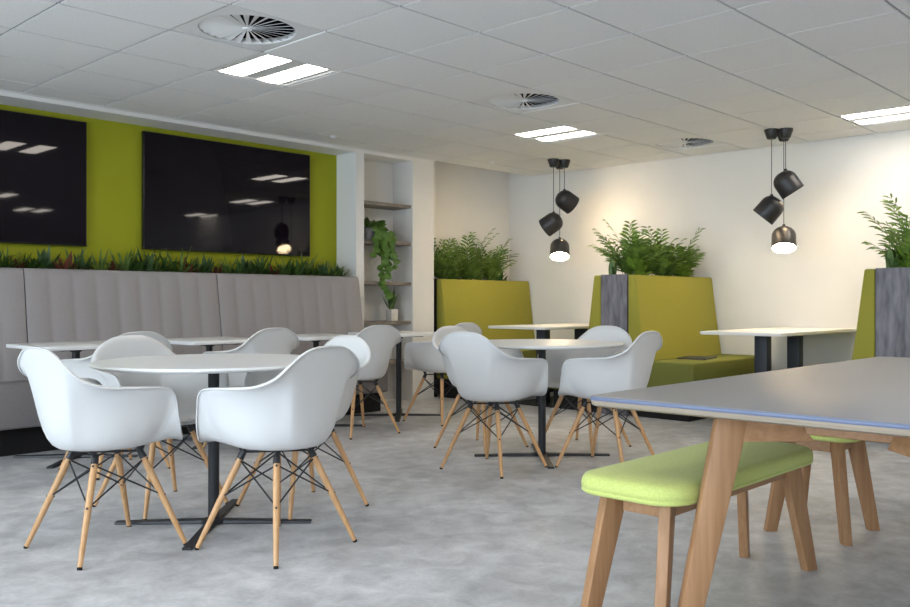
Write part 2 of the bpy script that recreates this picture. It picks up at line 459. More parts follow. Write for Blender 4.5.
# planter trough behind the bench
tr = thing('planter_trough', 'long narrow planter trough behind the grey bench backs, full of small succulents', 'planter', (.885, 6.565, 0))
bm = B(); W = 4.64
box(bm, (0, 0, .0), (W, .02, 1.245)); box(bm, (0, .30, 0), (W, .32, 1.245)); box(bm, (0, .02, .9), (W, .30, .92)); box(bm, (0, .02, 0), (.02, .3, 1.245)); box(bm, (W - .02, .02, 0), (W, .3, 1.245))
obj('trough_box', bm, 'seat_grey', tr, False)
bm = B(); box(bm, (.02, .02, .92), (W - .02, .30, 1.225)); obj('soil_bed', bm, 'soil', tr, False)

# ------------------------------------------------------------------ plants
def blade(bm, base, ang, lean, length, width, curl=.5, n=4, fold=.25, tip=0.):
    """one pointed leaf strip"""
    base = Vector(base); out = Vector((math.cos(ang), math.sin(ang), 0)); side = Vector((-math.sin(ang), math.cos(ang), 0))
    p = base.copy(); L = []; th = lean
    prof = [.7, 1., .95, .65, .0] if n == 4 else [.6 + .4 * math.sin(PI * min(1, k / n * 1.3)) if k < n else 0 for k in range(n + 1)]
    rows = []
    for k in range(n + 1):
        w = width * prof[k] / 2
        nrm = Vector((0, 0, 1)) * math.sin(th) - out * -math.cos(th) * 0
        mid = p - (Vector((0, 0, 1)) * math.sin(th) - out * math.cos(th)) * 0
        if k == n: rows.append([bm.verts.new(p)])
        else:
            up = (Vector((0, 0, 1)) * math.sin(th) - out * math.cos(th)) * (-1)
            f = fold * w
            rows.append([bm.verts.new(p + side * w - up * -f), bm.verts.new(p), bm.verts.new(p - side * w - up * -f)])
        th += curl / n
        p = p + (out * math.sin(th) + Vector((0, 0, 1)) * math.cos(th)) * (length / n)
    for a, b in zip(rows, rows[1:]):
        if len(b) == 1:
            bm.faces.new((a[0], a[1], b[0])); bm.faces.new((a[1], a[2], b[0]))
        else:
            bm.faces.new((a[0], a[1], b[1], b[0])); bm.faces.new((a[1], a[2], b[2], b[1]))

def rosette(nl, length, width, spread, seed, curl=.4, upright=.15):
    r = random.Random(seed); bm = B()
    for k in range(nl):
        q = k / nl
        blade(bm, (r.uniform(-.012, .012), r.uniform(-.012, .012), -.01), k * 2.4 + r.uniform(-.3, .3), upright + spread * (1 - q) + r.uniform(-.1, .1), length * r.uniform(.75, 1.1) * (.75 + .25 * q), width * r.uniform(.8, 1.1), curl * r.uniform(.4, 1.3))
    return bm

def fern_tuft(nl, length, seed):
    r = random.Random(seed); bm = B()
    for k in range(nl):
        a = r.uniform(0, 2 * PI); blade(bm, (r.uniform(-.05, .05), r.uniform(-.05, .05), -.01), a, r.uniform(.05, .9), length * r.uniform(.5, 1.1), r.uniform(.012, .024), r.uniform(.2, 1.1))
    return bm

ordn = ['first', 'second', 'third', 'fourth', 'fifth', 'sixth', 'seventh', 'eighth', 'ninth', 'tenth', 'eleventh', 'twelfth', 'thirteenth', 'fourteenth']
kinds = {
    'spiky_grass_plant': ('spiky green grass plant', 'grassy', lambda s: rosette(20, .23, .019, .8, s, .5)),
    'aloe_plant': ('dark green aloe rosette', 'aloe', lambda s: rosette(16, .18, .032, .9, s, .15, .1)),
    'red_bromeliad': ('reddish brown bromeliad', 'red_leaf', lambda s: rosette(18, .14, .030, .9, s, .4)),
    'leafy_tuft_plant': ('dense bushy green tuft', 'palm_dark', lambda s: fern_tuft(70, .18, s)),
}
seqs = ['leafy_tuft_plant', 'spiky_grass_plant', 'red_bromeliad', 'leafy_tuft_plant', 'aloe_plant', 'red_bromeliad', 'spiky_grass_plant', 'aloe_plant', 'spiky_grass_plant', 'red_bromeliad', 'spiky_grass_plant', 'leafy_tuft_plant',
        'aloe_plant', 'spiky_grass_plant', 'leafy_tuft_plant', 'spiky_grass_plant', 'red_bromeliad', 'leafy_tuft_plant', 'aloe_plant', 'red_bromeliad', 'spiky_grass_plant', 'leafy_tuft_plant', 'aloe_plant', 'spiky_grass_plant',
        'leafy_tuft_plant', 'red_bromeliad', 'spiky_grass_plant', 'leafy_tuft_plant', 'aloe_plant', 'spiky_grass_plant', 'leafy_tuft_plant', 'aloe_plant', 'spiky_grass_plant', 'aloe_plant']
cnt = {}
n = len(seqs); ends = {}
for s in seqs: ends[s] = ends.get(s, 0) + 1
for k, s in enumerate(seqs):
    x = 2.28 + (5.42 - 2.28) * k / (n - 1) + rnd.uniform(-.02, .02); y = 6.69 + rnd.uniform(-.05, .05)
    lb, mt, fn = kinds[s]; cnt[s] = cnt.get(s, 0) + 1
    sca = rnd.uniform(.95, 1.3) * (1.15 if k != n - 3 else 1.25); turn = rnd.uniform(0, 6)
    pm = fn(100 + k); bmesh.ops.transform(pm, matrix=Matrix.Rotation(turn, 4, 'Z') @ Matrix.Scale(sca, 4), verts=pm.verts)
    lim = 6.885 - y
    for v in pm.verts:                      # leaves bend off the wall and off the bench back
        if v.co.y > lim * .55: v.co.y = lim * .55 + (v.co.y - lim * .55) * .3
        v.co.y = min(v.co.y, lim)
    o = obj(s, pm, mt, None, True, (x, y, 1.228), autos=False)
    tag(o, '%s, %s of its kind from left behind the grey bench' % (lb, ordn[cnt[s] - 1]), 'plant', 'small plants in the long trough')
bm = B()
r = random.Random(5)
for k in range(40):
    blade(bm, (r.uniform(-.04, .04), r.uniform(-.04, .04), -.01), r.uniform(0, 6.28), r.uniform(.0, 1.), r.uniform(.14, .3), .03, r.uniform(.2, .9))
tag(obj('teal_leafed_plant', bm, 'teal_leaf', None, True, (2.16, 6.66, 1.228), False), 'taller blue-green leafy plant at the left photo edge in the bench trough', 'plant')

def frond(bm, sb, base, ang, lean, length, npairs, leaf, r):
    out = Vector((math.cos(ang), math.sin(ang), 0)); side = Vector((-math.sin(ang), math.cos(ang), 0)); up = Vector((0, 0, 1))
    p = Vector(base); th = lean; n = 12; pts = [p.copy()]; dirs = []
    for k in range(n):
        th += r.uniform(.02, .08)
        d = out * math.sin(th) + up * math.cos(th); p = p + d * length / n; pts.append(p.copy()); dirs.append(d)
    polytube(sb, pts, [.0035 * (1 - .7 * k / n) for k in range(n + 1)], 5)
    for k in range(npairs):
        u = .22 + .78 * k / (npairs - 1); i = min(int(u * n), n - 1); f = u * n - i
        q = pts[i].lerp(pts[min(i + 1, n)], f); d = dirs[i]
        nrm = side.cross(d).normalized()
        ll = leaf * (.55 + .55 * math.sin(PI * min(1, (u - .22) / .78 * .75 + .2))) * r.uniform(.85, 1.1)
        for sgn in (-1, 1):
            ax = (side * sgn * .75 + d * .72 + nrm * r.uniform(-.15, .3)).normalized(); wv = ax.cross(nrm).normalized(); w = r.uniform(.018, .027)
            dr = Vector((0, 0, -1)) * ll * .22
            a = bm.verts.new(q); b1 = bm.verts.new(q + ax * ll * .4 + wv * w / 2); b2 = bm.verts.new(q + ax * ll * .4 - wv * w / 2)
            c1 = bm.verts.new(q + ax * ll * .75 + wv * w * .36 + dr * .4); c2 = bm.verts.new(q + ax * ll * .75 - wv * w * .36 + dr * .4); e = bm.verts.new(q + ax * ll + dr)
            bm.faces.new((a, b1, b2)); bm.faces.new((b1, c1, c2, b2)); bm.faces.new((c1, e, c2))

def palm(loc, h, nf, seed, label, mt='palm', lean=(.0, .42), group='parlour palms in the booth planters', aim=None, wall=False, xlo=-9):
    r = random.Random(seed); t = thing('parlour_palm', label, 'plant', loc, 0, group)
    bm = B(); sb = B()
    for k in range(nf):
        q = k / max(1, nf - 1)
        a = k * 2.4 + r.uniform(-.4, .4)
        frond(bm, sb, (r.uniform(-.03, .03), r.uniform(-.03, .03), -.02), a, lean[0] + (lean[1] - lean[0]) * q + r.uniform(-.06, .06), h * (1.05 - .45 * q) * r.uniform(.6, 1.08), r.randint(9, 11), .135, r)
    if aim:
        for a, l_, hh in aim: frond(bm, sb, (0, 0, -.02), a, l_, hh, 11, .12, r)
    lim = .115
    for m_ in (bm, sb):
        for v in m_.verts:
            if wall and v.co.y > lim * .5: v.co.y = lim * .5 + (v.co.y - lim * .5) * .22
            if wall and v.co.x < xlo: v.co.x = xlo + (v.co.x - xlo) * .15
    obj('foliage', bm, mt, t, True, autos=False); obj('stems', sb, 'stem', t)

def snake_plant(loc, h, nl, seed, label, w=.05, group=None):
    r = random.Random(seed); bm = B()
    for k in range(nl):
        blade(bm, (r.uniform(-.025, .025), r.uniform(-.025, .025), -.01), k * 2.4, r.uniform(.0, .30), h * r.uniform(.7, 1.05), w, r.uniform(0, .3), 4, .35)
    return tag(obj('snake_plant', bm, 'snake', None, True, loc, False), label, 'plant', group)

def low_bush(loc, h, nl, seed, label, mt='lime_leaf'):
    r = random.Random(seed); bm = B()
    for k in range(nl):
        a = r.uniform(0, 2 * PI); q = r.uniform(0, 1) ** .5
        blade(bm, (math.cos(a) * .05 * q, math.sin(a) * .05 * q, h * r.uniform(-.05, .55)), a + r.uniform(-.6, .6), r.uniform(.3, 1.1), h * r.uniform(.4, .7), h * .26, r.uniform(.2, 1.0), 4, .2)
    return tag(obj('leafy_bush', bm, mt, None, True, loc, False), label, 'plant', 'low leafy plants in the booth planters')

# ------------------------------------------------------------------ green booths
BX0, BX1 = 6.78, XW - .018
def booth_bench(name_label, ytop, sgn, zt=1.265, BX0=BX0):
    """ytop: front edge of the back at the top; sgn=-1 bench faces -y, +1 faces +y"""
    t = thing('booth_bench', name_label, 'bench', (BX0, ytop, 0), 0, 'green booth benches')
    L = BX1 - BX0; s = -sgn
    poly = [(s * 0, zt), (s * .075, zt), (s * .075, .2), (s * -.13, .2), (s * -.105, .50), (s * -.06, .8)]
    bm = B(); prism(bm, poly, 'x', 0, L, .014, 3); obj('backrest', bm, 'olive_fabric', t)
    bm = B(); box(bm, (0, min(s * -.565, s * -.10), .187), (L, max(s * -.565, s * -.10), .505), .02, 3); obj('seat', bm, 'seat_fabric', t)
    bm = B(); box(bm, (.05, min(s * -.50, s * .07), 0), (L, max(s * -.50, s * .07), .19)); obj('plinth', bm, 'plinth', t, False)
    return t
booth_bench('tall olive green booth bench against the far wall beside the shelf alcove', 6.58, -1, BX0=6.72)
booth_bench('tall olive green booth bench with a dark tablet on its seat', 4.232, -1)
booth_bench('green booth bench backing the middle planter, seen only as a narrow strip left of it', 4.672, 1)
booth_bench('green booth bench at the right edge, seen end-on before the grey timber planter', 2.288, 1)
def planter(ya, yb, label, z=1.27, BX0=BX0, pm='grey_wood'):
    t = thing('booth_planter', label, 'planter', (BX0, ya, 0), 0, 'planters between the booths')
    L = BX1 - BX0; w = yb - ya
    bm = B(); box(bm, (-.004, 0.004, 0), (.022, w - .004, z), .002, 1); obj('end_panel', bm, pm, t)
    bm = B(); box(bm, (.022, .004, .02), (L, .018, z - .012)); box(bm, (.022, w - .018, .02), (L, w - .004, z - .012)); box(bm, (.022, .018, .9), (L, w - .018, .92)); box(bm, (L - .02, .018, .02), (L, w - .018, z - .012))
    obj('planter_box', bm, 'plinth', t, False)
    bm = B(); box(bm, (.022, .018, .92), (L - .02, w - .018, z - .035)); obj('soil_bed', bm, 'soil', t, False)
planter(6.657, 6.88, 'plain planter box behind the far green booth bench, filled with palms', BX0=6.73, pm='plinth')
planter(4.31, 4.595, 'grey timber planter standing between the two middle booth benches')
planter(1.925, 2.211, 'grey timber planter at the right edge of the photo')
SZ = 1.236
# far planter
palm((6.92, 6.77, SZ), .58, 22, 11, 'bushy palm at the left end of the far planter, against the white pier', lean=(.0, .45), wall=True, xlo=-.2)
palm((7.36, 6.77, SZ), .64, 22, 12, 'bushy palm in the middle of the far planter', lean=(.0, .45), wall=True)
palm((7.74, 6.77, SZ), .58, 22, 13, 'bushy palm at the right end of the far planter', lean=(.0, .45), wall=True)
low_bush((7.06, 6.74, SZ), .20, 36, 14, 'low leafy plant between left and middle palms of the far planter', 'palm')
low_bush((7.44, 6.74, SZ), .20, 36, 15, 'low leafy plant between middle and right palms of the far planter', 'palm')
low_bush((7.90, 6.76, SZ), .16, 24, 16, 'low leafy plant at the right end of the far planter', 'palm_dark')
# middle planter
palm((7.03, 4.45, SZ), .62, 22, 21, 'tallest palm with drooping fronds at the left of the middle planter', lean=(.0, .5), aim=[(2.6, .25, .52), (2.2, .05, .60), (2.9, .5, .42)])
palm((7.27, 4.45, SZ), .52, 22, 22, 'second palm from the left in the middle planter')
palm((7.55, 4.44, SZ), .56, 22, 23, 'third palm from the left in the middle planter')
palm((7.92, 4.44, SZ), .54, 22, 24, 'palm at the right of the middle planter, nearest the wall', lean=(.0, .45))
snake_plant((6.85, 4.50, SZ), .20, 7, 25, 'small upright snake plant at the left end of the middle planter', .06)
low_bush((6.98, 4.345, SZ), .24, 40, 26, 'bright lime leafy plant at the front left of the middle planter')
low_bush((7.45, 4.345, SZ), .22, 38, 27, 'mid-green leafy plant at the front centre of the middle planter', 'palm')
low_bush((7.80, 4.345, SZ), .22, 36, 28, 'lime leafy plant at the front right of the middle planter')
low_bush((8.02, 4.42, SZ), .16, 22, 29, 'dark leafy plant at the right end of the middle planter, by the wall', 'palm_dark')
# right planter
palm((6.98, 2.05, SZ), .42, 9, 31, 'palm with arching fronds at left of the right-edge planter', aim=[(2.35, .22, .56), (2.0, .5, .36), (.9, .0, .60)], lean=(.0, .4))
palm((7.25, 2.06, SZ), .66, 16, 32, 'palm behind, cut by the right photo edge', lean=(.0, .4))
snake_plant((6.87, 2.12, SZ), .22, 8, 33, 'upright snake plant at the left end of the right-edge planter', .055)
low_bush((6.92, 2.02, SZ), .20, 34, 34, 'lime leafy plant in the right-edge planter, at the photo edge')

# booth tables
def booth_table(yc, hw, label):
    t = thing('booth_table', label, 'table', (6.60, yc, 0), 0, 'white booth tables')
    L = XW - 6.60 - .002
    bm = B(); slab(bm, rrect(0, -hw, L, hw, .03), .757, .783, .003, .008); obj('tabletop', bm, 'booth_laminate', t)
    for x in (.44, 1.09):
        bm = B(); box(bm, (x - .045, -.055, .012), (x + .045, .055, .757), .006, 2); obj('leg', bm, 'dark_slate_metal', t)
    bm = B(); box(bm, (.22, -.27, 0), (1.5, .27, .012), .003, 1); obj('base_plate', bm, 'black_metal', t)
booth_table(3.175, .345, 'white booth table jutting from the wall under the nearer pendant cluster')
booth_table(5.46, .365, 'white booth table jutting from the wall under the far pendant cluster')
bm = B(); box(bm, (-.18, -.13, 0), (.18, .13, .012), .004, 2)
o = obj('tablet', bm, 'tablet', None, True, (7.38, 3.95, .506)); o.rotation_euler.z = R(12)
tag(o, 'thin dark tablet lying on the green booth seat', 'tablet')

# ------------------------------------------------------------------ shelf alcove
for k, (z, lab) in enumerate(((2.02, 'topmost grey-brown timber shelf in the white alcove, empty'), (1.635, 'grey-brown alcove shelf holding the trailing plant'),
                              (1.224, 'grey-brown alcove shelf, third from the top, below the grey pot'), (.826, 'grey-brown alcove shelf holding the small white pot'), (.42, 'lowest grey-brown alcove shelf, behind the cafe chairs'))):
    bm = B(); box(bm, (5.661, PY + .02, z - .034), (6.319, YF - .002, z), .002, 1)
    tag(obj('alcove_shelf', bm, 'shelf_wood', None, True), lab, 'shelf', 'timber shelves in the alcove')
tp = thing('trailing_pothos', 'trailing green pothos in a grey pot hanging down past two alcove shelves', 'plant', (5.80, 6.71, 1.635))
bm = B(); lathe(bm, [(0, 0), (.055, 0), (.068, .02), (.074, .12), (.070, .125), (.064, .11), (0, .11)], 28); obj('pot', bm, 'grey_pot', tp)
def heart(bm, p, ax, nrm, s):
    ax = Vector(ax).normalized(); nrm = Vector(nrm); wv = ax.cross(nrm).normalized(); nrm = wv.cross(ax); p = Vector(p)
    pts = [(0, 0), (.12, .32), (.38, .46), (.68, .34), (1, 0), (.68, -.34), (.38, -.46), (.12, -.32)]
    vs = [bm.verts.new(p + ax * a * s + wv * b * s + nrm * (-abs(b) * .35 * s)) for a, b in pts]; c = bm.verts.new(p + ax * .45 * s)
    for i in range(8): bm.faces.new((vs[i], vs[(i + 1) % 8], c))
r = random.Random(3); lb = B(); vb = B()
vines = [(-.6, .17, .06, .34, 10), (-1.0, .16, .05, .26, 9), (-.9, .10, .0, .50, 15), (-1.1, .11, .03, .42, 12), (-1.4, .10, .06, .64, 17), (-.5, .13, .05, .30, 9), (-1.8, .09, -.03, .22, 8), (-.2, .14, .06, .2, 7), (-1.2, .14, .02, .2, 8)]
for a, rr, dx, ln, nl in vines:
    p = [Vector((math.cos(a) * .02, math.sin(a) * .02, .12)), Vector((math.cos(a) * rr * .6 + .02, math.sin(a) * rr * .6, .17)), Vector((math.cos(a) * rr + .03, math.sin(a) * rr - .03, .10))]
    for k in range(1, 9): p.append(p[2] + Vector((dx * k / 8 + r.uniform(-.012, .012), r.uniform(-.01, .01), -ln * k / 8)))
    polytube(vb, p, .002, 5)
    for k in range(nl):
        u = k / (nl - 1) * (len(p) - 1); i = min(int(u), len(p) - 2); q = p[i].lerp(p[i + 1], u - i)
        ang = r.uniform(-2.6, -.4)
        heart(lb, q, (math.cos(ang) * .7 + r.uniform(-.5, .5), math.sin(ang) * .5, -.6 + r.uniform(-.3, .5)), (-.55, -.7, .4 + r.uniform(-.2, .2)), r.uniform(.065, .098))
for k in range(60):
    a = r.uniform(0, 6.28); heart(lb, (math.cos(a) * r.uniform(0, .10) + .05, math.sin(a) * .06 - .03, .12 + r.uniform(0, .07)), (math.cos(a), math.sin(a) - .3, r.uniform(-.6, .5)), (-.4, -.6, .6), r.uniform(.065, .10))
obj('leaves', lb, 'pothos', tp, True, autos=False); obj('vines', vb, 'stem', tp)
sp = thing('potted_snake_plant', 'small snake plant in a white square pot on the alcove shelf', 'plant', (6.12, 6.70, .826))
bm = B(); hexa(bm, [(-.043, -.043, 0), (.043, -.043, 0), (.043, .043, 0), (-.043, .043, 0)], [(-.048, -.048, .12), (.048, -.048, .12), (.048, .048, .12), (-.048, .048, .12)], .006, 2); obj('pot', bm, 'white_pot', sp)
r = random.Random(9); bm = B()
for k in range(11): blade(bm, (r.uniform(-.025, .025), r.uniform(-.025, .025), .12), k * 2.4, r.uniform(.05, .6), r.uniform(.15, .24), .05, r.uniform(.0, .3), 4, .3)
obj('leaves', bm, 'snake', sp, True, autos=False)

# ------------------------------------------------------------------ pendant lamps
FW = Vector((.7254, .6884, 0)); RT = Vector((.6884, -.7254, 0))
def pendant(canopy, drop, axis, label, lit=True, shift=(0, 0, 0)):
    """canopy: ceiling point; drop: length of cord; axis: direction the mouth faces"""
    t = thing('pendant_lamp', label, 'lamp', (*canopy, CZ), 0, 'black pendant lamps')
    z0 = -.006
    bm = B(); lathe(bm, [(0, z0), (.060, z0), (.062, z0 - .012), (.040, z0 - .078), (.034, z0 - .084), (0, z0 - .084)], 28); obj('canopy', bm, 'pendant_black', t)
    bm = B(); tube(bm, (0, 0, z0 - .08), (0, 0, -drop), .0032, n=8); obj('cord', bm, 'pendant_black', t)
    ax = Vector(axis).normalized()
    q = Vector((0, 0, -1)).rotation_difference(ax).to_matrix().to_4x4()
    SR = .102
    mt = Matrix.Translation((0, 0, -drop - SR * .9 - .006)) @ q          # dome centre hangs straight below the cord
    prof = [(SR * math.sin(R(9 * k)) ** .85, SR * .88 * math.cos(R(9 * k))) for k in range(11)] + [(SR + .001, -.06), (SR + .002, -.112), (SR, -.116), (SR - .003, -.112)]
    bm = B(); lathe(bm, prof, 44, mt); lathe(bm, [(0, .014), (.012, .012), (.015, -.002), (.015, -.008), (0, -.009)], 20, Matrix.Translation((0, 0, -drop)))
    s = obj('shade', bm, 'pendant_black', t)
    bm = B(); lathe(bm, [(SR - .003, -.112), (SR - .005, .0), (SR * .72, .06), (SR * .4, .08), (0, .084)], 44, mt); obj('liner', bm, 'pendant_white', s)
    bm = B(); lathe(bm, [(0, -.114), (.036, -.110), (.066, -.098), (.084, -.08), (.088, -.062), (0, -.05)], 36, mt); obj('light_diffuser', bm, 'bulb', t)
def ax(lat, toward, down):
    v = RT * lat - FW * toward; return (v.x, v.y, -down)
zc = lambda py, d: 1.03 + (301 - py) * d / 883
def cluster(cx, cy, d, spec, names):
    for (lx, fy, py, a), nm in zip(spec, names):
        p = Vector((cx, cy, 0)) + RT * lx + FW * fy
        pendant((p.x, p.y), CZ - zc(py, d), a, nm)
# nearer cluster: image columns 772 / 785 / 786
cluster(7.46, 3.23, 7.62, [(.055, -.03, 170.5, ax(.55, .10, .85)), (-.055, .0, 195.5, ax(-.62, -.30, .80)), (.088, .10, 224.5, ax(-.14, .40, .9))],
        ['upper black pendant tilted right in the cluster over the nearer booth table', 'middle black pendant tilted left in the cluster over the nearer booth table', 'lowest black pendant, lit mouth showing, in the cluster over the nearer booth table'])
cluster(7.46, 5.60, 9.27, [(.078, .02, 190.0, ax(.80, -.25, .55)), (-.042, -.03, 213.0, ax(-.80, -.35, .55)), (.038, .10, 237.5, ax(-.06, .45, .9))],
        ['upper black pendant tilted right in the cluster over the far booth table', 'middle black pendant tilted left in the cluster over the far booth table', 'lowest black pendant, lit mouth showing, in the cluster over the far booth table'])

# ------------------------------------------------------------------ moulded armchairs
# rim: x, y(front +), z, then wall handle at the rim (dx,dy,dz), pan handle length
RIM = [
    ((0, -.290, .851), (0, .060, -.20), .085),
    ((.085, -.288, .845), (-.004, .060, -.19), .085),
    ((.152, -.280, .819), (-.016, .056, -.16), .085),
    ((.205, -.268, .780), (-.070, .056, -.085), .085),
    ((.243, -.233, .734), (-.115, .050, -.045), .09),
    ((.272, -.158, .703), (-.115, .028, -.055), .10),
    ((.294, -.063, .694), (-.090, .006, -.085), .105),
    ((.303, .025, .689), (-.066, .0, -.115), .105),
    ((.305, .088, .683), (-.060, .0, -.12), .105),
    ((.302, .126, .665), (-.056, -.006, -.11), .10),
    ((.296, .150, .625), (-.052, -.016, -.09), .10),
    ((.284, .170, .548), (-.050, -.025, -.050), .09),
    ((.262, .192, .488), (-.052, -.030, -.012), .08),
    ((.218, .224, .456), (-.040, -.040, .006), .06),
    ((.120, .255, .444), (-.015, -.045, .010), .05),
    ((0, .260, .442), (0, -.045, .010), .05),
]
def make_chair():
    t = thing('shell_armchair', 'x', 'chair')
    bm = B()
    m_ = len(RIM) - 1; per = 4
    half = [m_ * k / (m_ * per) for k in range(m_ * per + 1)]
    rim = []
    for u in half:
        rim.append((Vector(cr([q[0] for q in RIM], u)), Vector(cr([q[1] for q in RIM], u)), cr([(q[2],) for q in RIM], u)[0]))
    full = rim + [(Vector((-a.x, a.y, a.z)), Vector((-h.x, h.y, h.z)), k) for a, h, k in rim[-2:0:-1]]
    N = len(full); ring_t = [0, .06, .14, .24, .35, .46, .57, .68, .78, .87, .94, 1.0]
    cz = .430; cy = -.02
    rings = []
    for f in (.35, .7):
        rings.append([])
        for a, h, k in full:
            n_ = Vector((a.x, a.y - cy, 0)).normalized()
            q = Vector((n_.x * .155, cy + n_.y * .155, cz + .004))
            rings[-1].append(bm.verts.new(Vector((0, cy, cz)).lerp(q, f)))
    for tt in ring_t:
        row = []
        for a, h, k in full:
            n_ = Vector((a.x, a.y - cy, 0)).normalized()
            q = Vector((n_.x * .155, cy + n_.y * .155, cz + .004))
            h1 = q + n_ * k + Vector((0, 0, .006)); h2 = a + h
            s = 1 - tt
            row.append(bm.verts.new(q * s ** 3 + h1 * 3 * s * s * tt + h2 * 3 * s * tt * tt + a * tt ** 3))
        rings.append(row)
    # rolled lip
    for o_, dz in ((.006, .000), (.011, -.005)):
        row = []
        for i, (a, h, k) in enumerate(full):
            tan = full[(i + 1) % N][0] - full[i - 1][0]
            nrm = h.cross(tan); nrm.normalize()
            row.append(bm.verts.new(a + nrm * o_ + (-h.normalized()) * 0))
        rings.append(row)
    c = bm.verts.new((0, cy, cz - .0005))
    for i in range(N): bm.faces.new((c, rings[0][i], rings[0][(i + 1) % N]))
    for a, b in zip(rings, rings[1:]):
        for i in range(N): bm.faces.new((a[i], b[i], b[(i + 1) % N], a[(i + 1) % N]))
    bmesh.ops.recalc_face_normals(bm, faces=bm.faces)
    # make normals point up/in at the seat, then thicken downward/outward
    bm.faces.ensure_lookup_table()
    if bm.faces[0].normal.z < 0: bmesh.ops.reverse_faces(bm, faces=bm.faces)
    bmesh.ops.solidify(bm, geom=bm.faces[:], thickness=.006)
    obj('shell_seat', bm, 'white_plastic', t, True, autos=False)
    TP, FT = .098, .232
    def on(sx, sy, z):
        k = 1 - z / .400; return Vector((sx * (TP + (FT - TP) * k), sy * (TP + (FT - TP) * k), z))
    cor = [(1, 1), (-1, 1), (-1, -1), (1, -1)]
    for sx, sy in cor:
        bm = B(); a = on(sx, sy, .385); b = on(sx, sy, .2); c_ = on(sx, sy, .008)
        polytube(bm, [a, a.lerp(b, .3), b, b.lerp(c_, .6), c_], [.0125, .0145, .0135, .0115, .0098], 14)
        lg = obj('leg', bm, 'beech', t)
        bm = B(); tube(bm, on(sx, sy, .009), on(sx, sy, 0), .0102, .0095, 14); obj('foot_glide', bm, 'rubber', lg)
    bm = B(); rw = .0036
    for k in range(4):
        s0, s1 = cor[k], cor[(k + 1) % 4]
        tube(bm, on(*s0, .215), on(*s1, .368), rw, n=7); tube(bm, on(*s1, .215), on(*s0, .368), rw, n=7)
        tube(bm, on(*s0, .372), on(*s0, .408), .0155, .013, 12)
        for z in (.215, .368): tube(bm, on(*s0, z) - Vector((s0[0], s0[1], .0)) * .011, on(*s0, z) + Vector((s0[0], s0[1], .0)) * .0115, .005, n=8)
        tube(bm, on(*s0, .40), (s0[0] * .110, s0[1] * .110 - .01, .432), .011, .013, 10)
    tube(bm, on(1, 1, .40), on(-1, -1, .40), .005, n=7); tube(bm, on(-1, 1, .40), on(1, -1, .40), .005, n=7)
    obj('wire_brace', bm, 'black_metal', t)
    return t
chairs = [
    (1.68, 3.61, 3, 'white shell armchair at the left side of the nearest round table, leftmost of all', 'chairs at the nearest round table'),
    (2.18, 3.10, 99, 'white shell armchair with its back to the viewer at the nearest round table', 'chairs at the nearest round table'),
    (2.69, 3.61, 178, 'white shell armchair at the right of the nearest round table, mostly hidden by another chair', 'chairs at the nearest round table'),
    (2.21, 4.14, 274, 'white shell armchair facing the viewer across the nearest round table', 'chairs at the nearest round table'),
    (4.11, 3.57, 4, 'white shell armchair at the left side of the middle round table, back turned', 'chairs at the middle round table'),
    (4.645, 3.10, 96, 'white shell armchair in front of the middle round table, partly behind the grey table corner', 'chairs at the middle round table'),
    (5.15, 3.63, 180, 'white shell armchair at the right of the middle round table, before the timber planter', 'chairs at the middle round table'),
    (4.63, 4.14, 272, 'white shell armchair beyond the middle round table, its back peeking over another chair', 'chairs at the middle round table'),
    (2.49, 5.23, 93, 'white shell armchair at the leftmost square bench table', 'chairs along the bench tables'),
    (3.50, 5.30, 92, 'white shell armchair at the second square bench table, behind the nearest round tabletop', 'chairs along the bench tables'),
    (4.47, 5.29, 86, 'white shell armchair at the third square bench table, before the alcove end of the bench', 'chairs along the bench tables'),
    (5.42, 5.30, 90, 'white shell armchair at the rightmost square bench table, next to the white pier', 'chairs along the bench tables'),
]
ch0 = make_chair()
for k, (x, y, a, lab, grp) in enumerate(chairs):
    if k == 0:
        ch0.location = (x, y, 0); ch0.rotation_euler.z = R(a - 90); ch0['label'] = lab; ch0['group'] = grp
    else: dup(ch0, (x, y, 0), R(a - 90), lab, grp)

# ------------------------------------------------------------------ cafe tables
def cross_base(t, arm, h, pr):
    bm = B(); tube(bm, (0, 0, .012), (0, 0, h - .006), pr, n=24); obj('column', bm, 'black_metal', t)
    bm = B()
    lathe(bm, [(0, .022), (.05, .022), (.056, .016), (.056, .004), (0, .004)], 24)
    for k in range(4):
        a = R(45 + 90 * k); c, s = math.cos(a), math.sin(a)
        def P(u, v, z): return (u * c - v * s, u * s + v * c, z)
        hexa(bm, [P(.02, -.028, .004), P(arm, -.022, .0), P(arm, .022, .0), P(.02, .028, .004)], [P(.02, -.024, .021), P(arm, -.019, .012), P(arm, .019, .012), P(.02, .024, .021)], .002, 1)
    obj('cross_base', bm, 'black_metal', t)
    bm = B()
    for k in range(4):
        a = R(45 + 90 * k); c, s = math.cos(a), math.sin(a)
        tube(bm, (0, 0, h - .012), (.22 * c, .22 * s, h - .008), .009, n=8)
    lathe(bm, [(0, h - .03), (.035, h - .03), (.05, h - .002), (0, h - .002)], 20)
    obj('top_bracket', bm, 'black_metal', t)
def round_table(x, y, label):
    t = thing('round_cafe_table', label, 'table', (x, y, 0), 0, 'white round cafe tables')
    bm = B(); pr = [(0, .735), (.521, .735), (.530, .739), (.535, .745), (.534, .751), (.529, .755), (0, .755)]
    lathe(bm, pr, 96); obj('tabletop', bm, 'white_laminate', t); cross_base(t, .45, .737, .0255)
round_table(2.20, 3.63, 'white round pedestal table nearest the viewer, on black cross base')
round_table(4.655, 3.62, 'white round pedestal table in the middle of the room, between the booths and bench')
